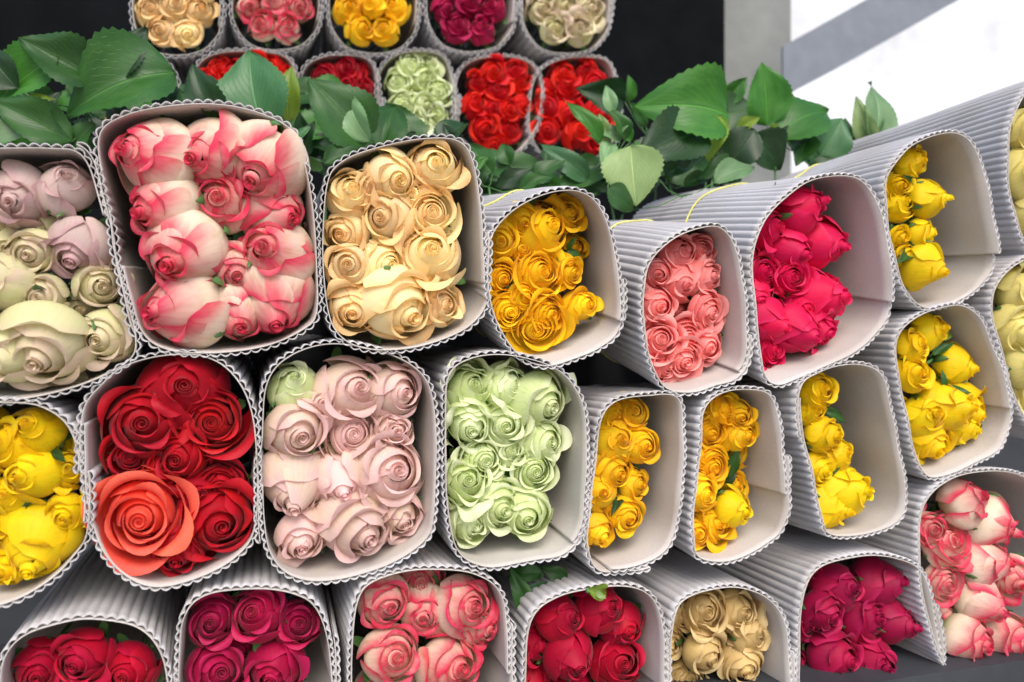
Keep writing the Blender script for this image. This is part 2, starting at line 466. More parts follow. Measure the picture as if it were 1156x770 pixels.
NUM = ['first', 'second', 'third', 'fourth', 'fifth', 'sixth', 'seventh', 'eighth', 'ninth', 'tenth']
def fill(B, roses, colr, cname, bname, size, recess=.04, kinds=('half',), tilt=(0, 0), jit=.32, filler=True, fdepth=.03, scale=1.0, alts=None, gap=.62, simple=False):
    """roses: (px, py, diameter px, tilt x, tilt y, kind, colour) traced one by one; filler adds the half-hidden ones behind"""
    rg = random.Random(hash(bname) if False else sum(map(ord, bname)))
    items = []
    for r in roses:
        r = tuple(r)+(None,)*(7-len(r))
        x, y, d, tx, ty, kd, cl = r
        items.append([x, y, d*scale, tilt[0] if tx is None else tx, tilt[1] if ty is None else ty, kd or rg.choice(kinds), cl or colr, recess+rg.uniform(-.006, .01)-(.022 if cl == 'coral' else 0), 0])
    if filler:
        k = 1-(1-B.taper)*.15
        us = [p[0] for p in B.loop]; vs = [p[1] for p in B.loop]
        rad = size/F*B.c*.5
        poly = [(u*k*.9, v*k*.9) for u, v in B.loop]
        ctr = []
        for _ in range(900):
            u, v = rg.uniform(min(us), max(us)), rg.uniform(min(vs), max(vs))
            if not inside((u, v), poly): continue
            # keep clear of the walls by a radius
            if min(math.dist((u, v), p) for p in poly) < rad*.62: continue
            rr = recess+fdepth+rg.uniform(0, .012)
            P = B.C+B.A*rr+U*u+V*v
            x, y = px_of(P)
            if not (-70 < x < 1226 and -60 < y < 830): continue
            if any(math.dist((x, y), (q[0], q[1])) < gap*(q[2]+size*.9)*.5*(1.0 if q[8] == 0 else 1.25) for q in items): continue
            items.append([x, y, size*rg.uniform(.85, 1.05), rg.uniform(-.3, .3), rg.uniform(-.3, .3), rg.choice(kinds), colr, rr, 1])
    # label by rows
    items.sort(key=lambda q: q[1])
    rows, cur = [], []
    for q in items:
        if cur and q[1]-cur[0][1] > size*.72: rows.append(cur); cur = []
        cur.append(q)
    if cur: rows.append(cur)
    nr = len(rows)
    for ri, row in enumerate(rows):
        row.sort(key=lambda q: q[0])
        rn = 'top row' if ri == 0 else 'bottom row' if ri == nr-1 else NUM[ri]+' row'
        for ci, q in enumerate(row):
            x, y, d, tx, ty, kd, cl, rr, hid = q
            cn = {'coral': 'coral'}.get(cl, cname) if cl != colr else cname
            pn = 'only one' if len(row) == 1 else 'leftmost' if ci == 0 else 'rightmost' if ci == len(row)-1 else NUM[ci]+' from left'
            if cl == 'coral': lab = 'wide open coral red rose, the largest bloom in '+bname
            else: lab = f"{cn} rose, {pn}, {rn}, in {bname.replace('the ', '', 1)}"
            P = at(x, y, B.c+rr)
            ax = (-B.A+U*(tx+rg.uniform(-jit, jit))+V*(ty+rg.uniform(-jit, jit))).normalized()
            rad = d/F*P.y*.5*(.98 if kd == 'open' else 1.07)
            kk = 1-(1-B.taper)*(rr/B.L)**1.15
            pu = [(a_*kk, b_*kk) for a_, b_ in B.loop]
            for _ in range(14):
                D = P-B.C-B.A*rr; u_, v_ = D.dot(U), D.z-0
                sgn = 1 if inside((u_, v_), pu) else -1
                dd = min(math.dist((u_, v_), q_) for q_ in pu)*sgn
                if dd >= rad*(.97 if kd == 'open' else .86)*(.90 if cl == 'coral' else 1): break
                l_ = math.hypot(u_, v_)+1e-6; st = min(l_, .004)
                P = P-U*(u_/l_*st)-V*(v_/l_*st)
            back = B.C+B.A*(B.L*.97)+(P-B.C-B.A*rr)*.45
            rose(P, ax, rad, kd, cl, rg.uniform(0, 6.28), back, lab, f'{cname} roses in {bname}')

# ================================================================ the setting
def box_px(name, x0, x1, zlo, zhi, c, mat, thick=.05, poly=None):
    P = [at(x, y, c) for x, y in poly] if poly else None
    if P is None:
        a, b = at(x0, 385, c), at(x1, 385, c)
        P = [Vector((a.x, a.y, zlo)), Vector((b.x, b.y, zlo)), Vector((b.x, b.y, zhi)), Vector((a.x, a.y, zhi))]
    nrm = Vector((-KS, 1, 0)).normalized()*thick
    n = len(P)
    vs = P+[p+nrm for p in P]
    fs = [tuple(range(n)), tuple(range(2*n-1, n-1, -1))]+[(i, i+n, (i+1) % n+n, (i+1) % n) for i in range(n)]
    o = link(name, mesh(name, vs, fs, mat, shade=False)); return o
DARK = plain('shade_black', (.005,.006,.007,1), .95, 6, .4); GREYP = plain('grey_plaster', (.20,.21,.20,1), .8, 8, .15)  # wall black: the deep background shade is put into its colour
SLATE = plain('slate_sheet', (.16,.18,.21,1), .6, 12, .15)
WHITE = plain('white_wall', (.66,.68,.71,1), .8, 2.4, .24); GROUND = plain('concrete_ground', (.22,.21,.20,1), .85, 5, .25, .3)
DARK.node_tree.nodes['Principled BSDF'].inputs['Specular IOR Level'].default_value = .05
BOARD = plain('dark_blocker_and_bench', (.03,.033,.04,1), .7, 10, .4)
g = link('ground', mesh('ground', [(-30,-20,0),(30,-20,0),(30,60,0),(-30,60,0)], [(0,1,2,3)], GROUND, shade=False)); tag(g, 'grey concrete ground under the flower stack', None, None, 'structure')
o = box_px('shade_black_wall', -900, 818, 0, 3.6, 3.0, DARK); tag(o, 'wall coloured black to stand for deep shade behind the upper flower bundles', 'wall')
o = box_px('pillar', 812, 893, 0, 3.6, 3.15, GREYP, .12); tag(o, 'grey plaster pillar behind the big green leaves', 'pillar')
o = box_px('shade_sheet', 0, 0, 0, 0, 2.9, SLATE, .01, [(884, 112), (900, 101), (940, 80), (1100, -10), (1230, -80), (1120, -80), (884, 52)]); tag(o, 'slate grey sheet with slanting lower edge above the leaves at right', 'tarpaulin')
o = box_px('white_wall', 700, 2400, 0, 4.5, 5.0, WHITE, .1); tag(o, 'bright white sunlit wall beyond the top right bundles', 'wall')
# added dark board keeping light out of the sleeve gaps, and the bench below
o = box_px('gap_light_blocker', -350, 1500, .70, at(0, 262, 1.52).z, 1.52, BOARD, .02); tag(o, 'added dark board behind the stacked sleeves that keeps their gaps dark', 'board')
def bench():
    root = bpy.data.objects.new('bench', None); COL.objects.link(root); root.location = (0, 1.2, 0)
    tag(root, 'dark bench that carries the bottom row of sleeves', 'bench')
    zt = at(0, 905, 1.0).z
    a, b = at(-420, 385, .98), at(1700, 385, .98); d = Vector((-KS, 1, 0)).normalized()*.6
    P = [a, b, b+d, a+d]
    vs = [Vector((p.x, p.y-1.2, zt)) for p in P]+[Vector((p.x, p.y-1.2, zt-.04)) for p in P]
    fs = [(0,1,2,3), (7,6,5,4)]+[(i, i+4, (i+1) % 4+4, (i+1) % 4) for i in range(4)]
    link('bench_top', mesh('bench_top', vs, fs, BOARD, shade=False), root)
    ctr = sum(vs[:4], Vector())/4
    for p in vs[:4]:
        q = p.lerp(ctr, .08)
        s = .03; z1 = zt-.0405
        v = [Vector((q.x+dx*s, q.y+dy*s, z)) for z in (0, z1) for dx, dy in ((-1,-1),(1,-1),(1,1),(-1,1))]
        f = [(3,2,1,0), (4,5,6,7)]+[(i, (i+1) % 4, (i+1) % 4+4, i+4) for i in range(4)]
        link('leg', mesh('leg', v, f, BOARD, shade=False), root)
bench()

# ================================================================ the bundles
# ---- front stack, top row
B = sleeve([(-120,185),(-60,170),(0,168),(55,168),(92,176),(112,228),(136,320),(152,378),(143,408),(85,436),(0,453),(-80,450),(-135,400),(-140,280)], seam=(115,240), label='cardboard sleeve of cream roses cut off by the left edge, in the upper row')
fill(B, [(18,222,72,-.2,-.3,'bud','mauve'),(78,208,66,.2,.2,'bud','mauve'),(95,278,74,-.2,-.5,'half','mauve'),(38,285,52),(2,318,66,-.2,0,'bud'),(50,335,50,0,-.2,'half'),(55,388,98,-.25,-.35,'half'),(122,378,62,0,-.4,'half'),(112,322,56,.2,-.2,'half'),(8,400,70,-.3,-.2),(-40,250,75),(-45,330,75),(-50,400,75)], 'cream', 'cream', 'the cream bundle at the left edge', 62, .035, ('half','bud'))
B = sleeve([(113,152),(140,131),(188,121),(240,118),(290,127),(328,146),(342,180),(352,230),(357,300),(357,352),(343,371),(300,390),(240,398),(190,394),(162,376),(148,335),(130,262),(116,200)], seam=(146,300), vp=(270,330), label='large cardboard sleeve of white roses with pink edges, directly left of the peach bundle')
fill(B, [(175,180,84,-.75,.1,'bud'),(238,172,84,-.55,-.2,'bud'),(303,182,88,-.35,-.55,'bud'),(188,232,74,-.95,-.2,'bud'),(250,230,72,-.25,.15,'half'),(320,238,76,.55,-.25,'bud'),(208,282,92,-.45,-.3,'bud'),(268,305,54,.1,-.3,'half'),(320,292,82,-.5,.25,'bud'),(208,346,94,-.95,-.1,'bud'),(268,356,62,.1,-.6,'bud'),(318,345,86,-.1,-.8,'bud')], 'pinkw', 'pink edged white', 'the big pink edged bundle', 66, .028, ('bud',), jit=.1, scale=1.07)
B = sleeve([(370,208),(388,182),(430,166),(480,157),(517,160),(534,185),(543,240),(546,310),(543,350),(520,374),(470,391),(420,394),(387,381),(371,350),(365,280)], seam=(545,322), vp=(290,300), label='cardboard sleeve of peach roses, between the pink edged bundle and the golden yellow one')
fill(B, [(395,220,54,-.2,.1,'half'),(444,200,64,0,-.1,'half'),(489,190,60,.1,.1,'half'),(488,242,66,0,0,'open'),(436,246,64,-.45,-.1,'half'),(388,263,50,-.2,0),(388,303,56,-.2,0,'half'),(432,298,58,0,-.3,'half'),(486,292,74,0,0,'half'),(395,352,58,0,-.3,'half'),(449,346,88,.35,-.5,'half'),(495,345,48,.2,-.2,'ruffle'),(418,212,40),(465,222,40)], 'peach', 'peach', 'the peach bundle', 56, .028, ('half',), scale=1.05)
B = sleeve([(551,300),(556,266),(583,236),(618,219),(650,216),(674,230),(690,267),(697,310),(699,358),(682,388),(640,407),(610,412),(585,399),(565,370),(553,335)], seam=(699,362), vp=(300,215), string=.42, label='cardboard sleeve of golden yellow roses, directly right of the peach bundle')
fill(B, [(612,260,60,0,.1,'half'),(640,243,40,.1,.1,'open'),(565,273,44,-.1,.1,'half'),(607,309,64,0,0,'open'),(643,308,36,.1,0,'open'),(566,314,44,-.1,0,'open'),(576,349,50,-.1,0,'open'),(618,353,50,.05,0,'open'),(654,345,40,.1,0,'half'),(605,383,64,0,-.1,'open'),(588,245,40),(588,282,40),(590,335,34)], 'yellow', 'golden yellow', 'the bundle right of the peach one', 44, .05, ('open','half'))
B = sleeve([(728,330),(735,297),(760,270),(800,256),(821,263),(832,288),(840,340),(842,398),(830,422),(790,441),(757,440),(740,420),(729,380)], seam=(840,425), vp=(290,205), string=.45, label='cardboard sleeve of salmon pink roses, left of the hot pink bundle')
fill(B, [(765,288,48,0,.1,'half'),(791,277,38,.1,.1,'open'),(741,308,36,-.1,0,'half'),(768,316,50,.1,0,'bud'),(797,310,48,.1,0,'half'),(803,352,50,.05,0,'open'),(740,345,42,-.1,0,'half'),(744,384,50,-.1,0,'open'),(774,378,50,0,0,'open'),(795,388,44,.1,-.1,'half'),(770,413,52,0,-.2,'open'),(748,412,40),(797,340,30)], 'salmon', 'salmon pink', 'the salmon bundle', 40, .05, ('half','open'))
B = sleeve([(851,300),(857,264),(876,234),(909,207),(946,199),(973,207),(989,240),(997,290),(1000,345),(986,378),(955,402),(905,425),(878,434),(862,418),(855,360)], seam=(1002,338), vp=(290,240), string=.5, step=.012, label='cardboard sleeve of hot pink roses with a stepped flap on its right rim')
fill(B, [(903,236,62,.45,.25,'bud'),(866,258,50,0,.1,'half'),(928,276,60,.55,.1,'bud'),(890,283,56,.2,0,'bud'),(862,308,44,-.1,0,'open'),(890,314,48,.1,0,'open'),(924,336,66,.5,-.1,'bud'),(898,372,62,.3,-.1,'bud'),(868,362,54,.1,0,'bud'),(922,378,48,.4,-.2,'half'),(866,405,42,0,-.1,'open'),(852,335,40),(905,345,40)], 'hot', 'hot pink', 'the hot pink bundle', 46, .055, ('bud','half'))
B = sleeve([(1001,225),(1004,195),(1027,167),(1060,152),(1084,154),(1099,180),(1108,225),(1117,280),(1113,310),(1095,332),(1060,346),(1037,344),(1020,322),(1009,280)], seam=(1117,288), vp=(300,335), string=.62, step=.016, ov=.12, label='cardboard sleeve of yellow roses high at the right, its inner flap standing proud')
fill(B, [(1026,185,42,.4,.2,'half'),(1046,224,46,.75,.1,'bud'),(1012,232,40,.1,.1,'half'),(1038,265,38,.5,0,'half'),(1015,268,30,0,0,'open'),(1042,302,54,.5,-.3,'bud'),(1022,292,34),(1010,210,34)], 'lemon', 'lemon yellow', 'the upper right yellow bundle', 38, .05, ('half',), filler=True, gap=.75)
B = sleeve([(1139,190),(1142,140),(1165,98),(1215,80),(1255,95),(1270,170),(1275,260),(1240,300),(1190,300),(1160,275),(1146,235)], vp=(300,335), label='cardboard sleeve of pale yellow roses cut off by the right edge near the top')
fill(B, [(1160,150,56),(1160,195,60),(1168,240,50),(1200,150,56),(1205,205,56)], 'pale', 'pale yellow', 'the bundle in the upper right corner', 52, .02, ('half',), filler=False)
# ---- second row
B = sleeve([(-120,480),(-50,458),(0,455),(45,459),(76,482),(90,530),(94,590),(76,635),(35,668),(-10,684),(-70,688),(-120,640),(-130,550)], vp=(330,380), label='cardboard sleeve of yellow roses cut off by the left edge, left of the red bundle')
fill(B, [(40,482,64,0,.5,'bud'),(8,505,52,-.2,.2,'half'),(38,537,66,-.2,0,'bud'),(75,530,44,.1,.1,'half'),(76,580,48,.1,0,'half'),(46,622,84,-.2,-.7,'bud'),(8,592,40,-.2,0,'half'),(8,560,40),(8,640,44,-.2,-.2,'ruffle'),(-30,520,60),(-35,590,60)], 'lemon', 'yellow', 'the yellow bundle at the left edge', 48, .035, ('half','bud'))
B = sleeve([(97,520),(100,462),(128,422),(172,404),(226,402),(263,424),(284,468),(290,540),(286,600),(264,630),(220,653),(175,661),(140,648),(115,618),(100,570)], seam=(97,480), vp=(330,330), label='cardboard sleeve of red roses with one open coral bloom at its lower left')
fill(B, [(212,442,92,.1,.2,'bud'),(163,474,84,-.1,.1,'half'),(246,470,84,.15,.1,'open'),(207,512,66,0,0,'half'),(162,580,100,-.1,.05,'open','coral'),(226,552,56,.1,0,'bud'),(248,592,86,.1,-.1,'half'),(186,528,50,0,0,'half'),(250,545,60),(200,622,70,0,-.5,'half'),(145,515,55)], 'red', 'red', 'the red bundle', 70, .03, ('half','open'), jit=.12)
B = sleeve([(297,480),(304,428),(330,401),(372,389),(420,395),(462,411),(485,440),(492,500),(489,580),(479,610),(440,635),(390,652),(342,654),(312,635),(299,590)], seam=(297,545), vp=(250,320), label='cardboard sleeve of blush roses, between the red and the light green bundles')
fill(B, [(330,437,60,0,.5,'bud','green'),(394,440,84,.3,.1,'half'),(447,442,66,.35,.1,'half'),(334,488,72,0,-.2,'half'),(398,490,68,0,0,'open'),(446,484,44,.1,.1,'ruffle'),(440,532,94,.3,.1,'half'),(332,545,80,.05,-.7,'bud'),(382,540,66,.1,-.4,'bud'),(343,602,60,0,-.3,'half'),(404,592,92,.25,-.4,'half'),(456,590,58,.1,-.4,'ruffle'),(365,455,40)], 'blush', 'blush', 'the blush bundle', 60, .035, ('half',), jit=.12)
B = sleeve([(504,480),(507,427),(530,406),(570,401),(620,413),(648,436),(661,478),(659,560),(654,598),(635,621),(590,634),(547,639),(517,620),(505,560)], seam=(648,612), vp=(290,330), label='cardboard sleeve of light green roses, right of the blush bundle')
fill(B, [(530,440,64,0,.1,'ruffle'),(572,436,56,.1,.1,'ruffle'),(611,447,70,.3,0,'half'),(564,477,60,.1,.2,'half'),(530,478,60,0,0,'ruffle'),(545,516,56,0,0,'open'),(608,497,58,.2,0,'half'),(601,531,56,.15,0,'open'),(572,508,48,.1,0,'ruffle'),(520,545,58,-.1,0,'ruffle'),(557,568,64,0,-.2,'half'),(592,576,64,.1,-.3,'half'),(526,594,52,-.1,-.2,'ruffle')], 'green', 'light green', 'the light green bundle', 52, .04, ('ruffle','half'))
B = sleeve([(675,510),(680,472),(697,453),(732,447),(766,451),(771,500),(767,560),(760,605),(740,630),(700,641),(675,638),(664,612),(668,560)], seam=(690,640), vp=(290,380), label='cardboard sleeve of golden roses, directly right of the light green bundle')
fill(B, [(714,462,40,.1,.2,'half'),(692,466,34,0,.1,'half'),(694,497,52,.1,.1,'bud'),(722,502,48,.3,0,'half'),(690,532,54,.1,0,'half'),(714,546,38,.2,0,'half'),(668,556,46,-.1,0,'bud'),(707,580,42,.2,-.1,'half'),(674,598,40,.1,-.2,'half'),(690,573,32,.1,0,'open')], 'yellow', 'golden', 'the bundle right of the light green one', 38, .05, ('half',))
B = sleeve([(791,510),(795,467),(812,446),(845,440),(870,449),(881,490),(886,550),(884,595),(864,614),(830,631),(792,630),(784,605),(787,550)], vp=(290,390), label='cardboard sleeve of yellow roses straight below the salmon bundle')
fill(B, [(814,462,44,.1,.1,'open'),(800,488,44,.1,0,'open'),(834,490,42,.3,0,'half'),(803,527,48,.1,0,'open'),(789,558,44,0,0,'half'),(827,574,48,.3,-.3,'bud','lemon'),(804,590,46,.1,-.1,'ruffle'),(785,602,40,0,-.1,'half'),(832,468,32),(790,515,34)], 'yellow', 'deep yellow', 'the bundle straight below the salmon one', 38, .05, ('half','open'))
B = sleeve([(905,470),(909,434),(938,416),(972,412),(994,424),(1005,462),(1018,525),(1021,568),(1009,590),(980,602),(942,604),(929,588),(917,530)], seam=(906,450), vp=(290,420), label='cardboard sleeve half filled with yellow roses, below the hot pink bundle')
fill(B, [(920,441,46,.25,.1,'half'),(930,490,46,.3,0,'half'),(944,514,42,.4,0,'bud'),(954,552,60,.6,-.1,'bud'),(922,528,42,.1,0,'half'),(936,578,54,.35,-.5,'bud'),(915,465,34)], 'lemon', 'yellow', 'the half filled bundle below the hot pink one', 40, .05, ('half',), gap=.8)
B = sleeve([(1013,405),(1018,375),(1040,356),(1078,345),(1103,355),(1119,385),(1134,430),(1139,472),(1128,505),(1095,524),(1062,538),(1044,533),(1031,500),(1020,450)], vp=(290,345), label='cardboard sleeve of yellow roses with green leaves among them, second from right edge')
fill(B, [(1028,390,40,0,.1,'half'),(1050,374,46,.4,.3,'bud'),(1076,412,50,.7,0,'bud'),(1028,420,42,0,0,'half'),(1064,458,62,.4,0,'bud'),(1095,462,54,.5,-.1,'half'),(1050,500,50,.1,-.3,'half'),(1045,470,50,.1,0,'bud'),(1085,487,50,.3,-.4,'bud')], 'lemon', 'bright yellow', 'the leafy yellow bundle', 44, .045, ('bud','half'), gap=.72)
B = sleeve([(1122,350),(1128,318),(1160,292),(1210,280),(1250,310),(1265,400),(1260,470),(1220,500),(1175,490),(1148,455),(1133,400)], vp=(290,340), label='cardboard sleeve of pale greenish roses cut off by the right edge halfway down')
fill(B, [(1148,330,56,0,0,'ruffle'),(1146,370,54,0,0,'half'),(1158,408,54,0,0,'half'),(1165,445,52,0,0,'half'),(1190,360,60),(1195,420,60)], 'pale', 'pale greenish', 'the bundle at the right edge', 50, .02, ('half','bud'), filler=False)
# ---- lower rows
B = sleeve([(1039,625),(1045,570),(1072,542),(1118,532),(1160,540),(1195,570),(1210,640),(1212,720),(1185,765),(1130,785),(1085,770),(1058,730),(1044,680)], vp=(290,380), label='cardboard sleeve of pink edged cream roses in the lower right corner')
fill(B, [(1088,566,56,.5,.3,'bud'),(1114,590,60,.75,-.3,'bud'),(1066,612,60,.1,.1,'open'),(1110,635,56,.6,-.2,'bud'),(1062,656,52,0,0,'open'),(1108,676,62,.5,-.2,'bud'),(1048,598,44),(1090,720,60),(1135,720,60),(1140,650,50)], 'pinkw', 'pink edged cream', 'the lower right corner bundle', 50, .04, ('half','bud'), gap=.7)
B = sleeve([(903,720),(908,668),(928,641),(970,629),(1008,630),(1040,646),(1054,690),(1062,750),(1055,800),(1020,830),(960,845),(918,825),(905,780)], vp=(290,390), label='cardboard sleeve of magenta roses in the bottom row, left of the corner bundle')
fill(B, [(992,655,58,.5,.1,'bud'),(945,662,56,.2,.1,'bud'),(928,690,50,0,0,'half'),(975,698,62,.2,0,'half'),(1018,700,50,.3,0,'bud'),(940,740,60),(985,750,60)], 'magenta', 'magenta', 'the lower right magenta bundle', 54, .05, ('half','bud'))
B = sleeve([(757,760),(762,695),(785,672),(830,664),(866,676),(886,706),(892,770),(888,820),(870,850),(820,865),(780,850),(762,820)], vp=(290,390), label='cardboard sleeve of beige roses in the bottom row, beside the magenta one')
fill(B, [(795,690,50,0,.1,'ruffle'),(830,688,50,.1,.1,'ruffle'),(855,705,48,.2,0,'half'),(795,735,54),(838,745,54)], 'beige', 'beige', 'the beige bundle', 46, .045, ('ruffle','half'))
B = sleeve([(594,770),(600,700),(632,674),(690,663),(728,669),(746,700),(750,770),(744,830),(720,860),(660,870),(612,850),(597,820)], vp=(290,390), label='cardboard sleeve of crimson roses at the bottom, right of the green leaves')
fill(B, [(632,695,54,0,.1,'bud'),(676,686,58,.1,.2,'bud'),(716,692,50,.2,.1,'bud'),(645,740,60),(695,745,60)], 'crimson', 'crimson', 'the crimson bundle', 54, .05, ('half','bud'))
B = sleeve([(398,740),(404,680),(425,655),(480,644),(536,649),(566,674),(573,740),(571,810),(550,850),(490,860),(430,850),(402,810)], vp=(260,330), label='cardboard sleeve of pink edged roses at the bottom, under the blush bundle')
fill(B, [(436,678,62,.1,.1,'half'),(522,682,70,.1,0,'half'),(478,690,58,0,.3,'bud'),(556,700,46,.2,0),(440,740,70),(505,750,70)], 'pinkw', 'pink edged white', 'the bottom middle bundle', 60, .04, ('half',))
B = sleeve([(203,740),(208,698),(228,675),(275,666),(330,670),(358,690),(372,740),(372,810),(340,850),(280,860),(225,850),(204,810)], vp=(300,340), label='cardboard sleeve of dull magenta roses at the bottom, under the red bundle')
fill(B, [(240,698,56,0,.2,'half'),(290,692,64,0,.2,'half'),(335,702,54,.1,.1,'half'),(245,755,66),(310,755,66)], 'magenta', 'dull magenta', 'the bottom magenta bundle under the red one', 58, .035, ('half',))
B = sleeve([(0,770),(10,735),(40,712),(95,700),(150,708),(180,735),(190,790),(185,840),(150,870),(80,880),(20,860),(2,820)], vp=(290,330), label='ridged grey cardboard sleeve at the lower left corner, seen mostly from above')
fill(B, [(45,755,60),(95,740,62),(145,755,60)], 'crimson', 'crimson', 'the lower left corner bundle', 60, .035, ('half',), filler=False)
# ---- second stack, farther back
bk = dict(c=1.85, vp=(300, 335), L=.4, pitch=.016, amp=.005)
B = sleeve([(514,120),(518,85),(535,68),(570,64),(600,72),(612,100),(605,140),(588,168),(560,176),(535,168),(518,148)], label='small far sleeve of scarlet roses above the yellow bundle, left one of two', **bk)
fill(B, [(560,103,26),(585,97,26),(535,120,24),(575,125,26),(545,145,26),(590,118,20),(555,80,28),(585,78,24),(540,95,22),(575,148,24),(556,162,22),(556,124,22)], 'scarlet', 'scarlet', 'the far left scarlet bundle', 26, .02, ('half',), filler=False, scale=1.25)
B = sleeve([(598,130),(604,90),(625,70),(660,64),(688,72),(697,110),(694,155),(672,178),(640,182),(612,172),(600,152)], label='small far sleeve of scarlet roses above the salmon bundle, right one of two', **bk)
fill(B, [(618,122,28),(640,100,28),(668,95,28),(617,148,26),(650,150,32),(675,130,30),(635,80,26),(665,75,24),(640,128,26),(670,158,24),(618,100,22)], 'scarlet', 'scarlet', 'the far right scarlet bundle', 26, .02, ('half',), filler=False, scale=1.25)
B = sleeve([(426,115),(430,80),(448,62),(480,58),(502,66),(512,95),(514,130),(500,155),(475,166),(445,160),(429,140)], label='small far sleeve of pale green roses above the peach bundle', **bk)
fill(B, [(450,95,26,0,0,'ruffle'),(475,90,28,0,0,'ruffle'),(495,105,24,0,0,'ruffle'),(455,120,26,0,0,'ruffle'),(480,120,26,0,0,'ruffle'),(470,142,26,0,0,'ruffle'),(492,132,22,0,0,'ruffle'),(462,76,24,0,0,'ruffle'),(486,75,22,0,0,'ruffle')], 'green', 'dull green', 'the far green bundle', 26, .02, ('ruffle',), filler=False, scale=1.25)
B = sleeve([(338,120),(342,82),(360,66),(395,62),(420,72),(428,110),(426,150),(405,168),(370,170),(345,155)], label='small far sleeve of dark red roses behind the upright leaves', **bk)
fill(B, [(365,85,28),(392,95,28),(415,100,26),(365,115,28),(412,128,28),(390,75,26),(390,122,28),(410,75,22),(400,148,26)], 'red', 'dark red', 'the far dark red bundle', 28, .03, ('half',), filler=False, scale=1.25)
B = sleeve([(215,110),(220,80),(240,62),(285,58),(325,66),(336,100),(334,140),(310,162),(260,166),(225,150)], label='small far sleeve of red roses above the big pink edged bundle', **bk)
fill(B, [(238,95,28),(240,72,24),(262,84,28),(290,76,26),(316,90,26),(242,120,26),(312,74,22),(328,96,20),(275,110,26)], 'scarlet', 'vivid red', 'the far red bundle behind the tall leaves', 28, .02, ('half',), filler=False, scale=1.25)

def shifted(pts, dx, dy): return [(x+dx, y+dy) for x, y in pts]
base = [(0,60),(4,22),(22,6),(52,0),(82,6),(97,34),(96,76),(82,102),(52,110),(22,104),(5,84)]
for (dx, dy, colr, cn, bn, lb, kd) in [
  (150,-48,'peach','peach','the far peach bundle, uppermost left','small far sleeve of peach roses, leftmost of the uppermost tier','half'),
  (262,-54,'pinkw','pink edged','the far pink edged bundle on top','small far sleeve of pink edged roses in the uppermost tier','half'),
  (372,-50,'yellow','yellow','the far yellow bundle on top','small far sleeve of yellow roses in the uppermost tier, above the dark red one','half'),
  (482,-52,'magenta','magenta','the far magenta bundle on top','small far sleeve of magenta roses in the uppermost tier','half'),
  (590,-50,'cream','cream','the far cream bundle on top','small far sleeve of cream roses, rightmost of the uppermost tier','ruffle')]:
    B = sleeve(shifted(base, dx, dy), label=lb, **bk)
    rr = [(dx+x, dy+y, 27) for x, y in [(24,34),(50,28),(76,34),(20,62),(46,56),(74,62),(34,84),(62,86),(36,12),(66,12)]]
    fill(B, rr, colr, cn, bn, 27, .02, (kd,), filler=False, scale=1.2)
for (dx, dy, colr, cn, bn, lb) in [(104,64,'pale','pale','the far pale bundle behind the wide leaves','small far sleeve of pale roses behind the wide leaves, leftmost of its tier')]:
    B = sleeve(shifted(base, dx, dy), label=lb, **bk)
    fill(B, [(dx+x, dy+y, 27) for x, y in [(24,34),(50,28),(76,34),(20,62),(46,56),(74,62),(34,84),(62,86)]], colr, cn, bn, 27, .02, ('half',), filler=False, scale=1.2)
B = sleeve([(1082,850),(1085,805),(1105,785),(1150,776),(1195,782),(1225,810),(1235,860),(1230,910),(1190,935),(1130,930),(1092,900)], vp=(290,380), label='cardboard sleeve at the very bottom right under the corner bundle')
fill(B, [(1120,815,56),(1165,812,56),(1140,850,56)], 'salmon', 'salmon', 'the sleeve at the very bottom right', 52, .03, ('half',), filler=False)

# ================================================================ foliage
def leaf_mesh(P0, P1, wr, mat, fold=.25, bend=.12, face=None, roll=0, seed=0, serr=.035):
    rg = random.Random(seed)
    ax = P1-P0; Lh = ax.length; d = ax.normalized()
    n = (Vector((-.1, -1, .25)) if face is None else face)
    s = d.cross(n).normalized(); n = s.cross(d).normalized()
    q = Quaternion(d, roll); s = q @ s; n = q @ n
    nu, nv = 6, 26
    vs, fs, uv = [], [], []
    w1, w2 = rg.uniform(0, 6), rg.uniform(.6, 1.3)
    for i in range(nv+1):
        t = i/nv
        hw = .5*wr*Lh*(math.sin(math.pi*min(1, t**.72))**.85)*(1-.12*t)
        hw *= 1+(serr if i % 2 else -serr)
        for j in range(-nu, nu+1):
            u = j/nu
            z = fold*hw*abs(u)+.02*Lh*math.sin(w1*2+11*t)*u-bend*Lh*math.sin(math.pi*t)*-1*.6-bend*Lh*1.2*t*t+.025*Lh*1.6*math.sin(w1+7*t+u*3*w2)*abs(u)
            vs.append(P0+d*(t*Lh)+s*(u*hw)+n*z); uv.append((abs(u), t))
    W = 2*nu+1
    for i in range(nv):
        for j in range(2*nu):
            a = i*W+j; fs.append((a, a+1, a+W+1, a+W))
    return vs, fs, uv
LC = [0]
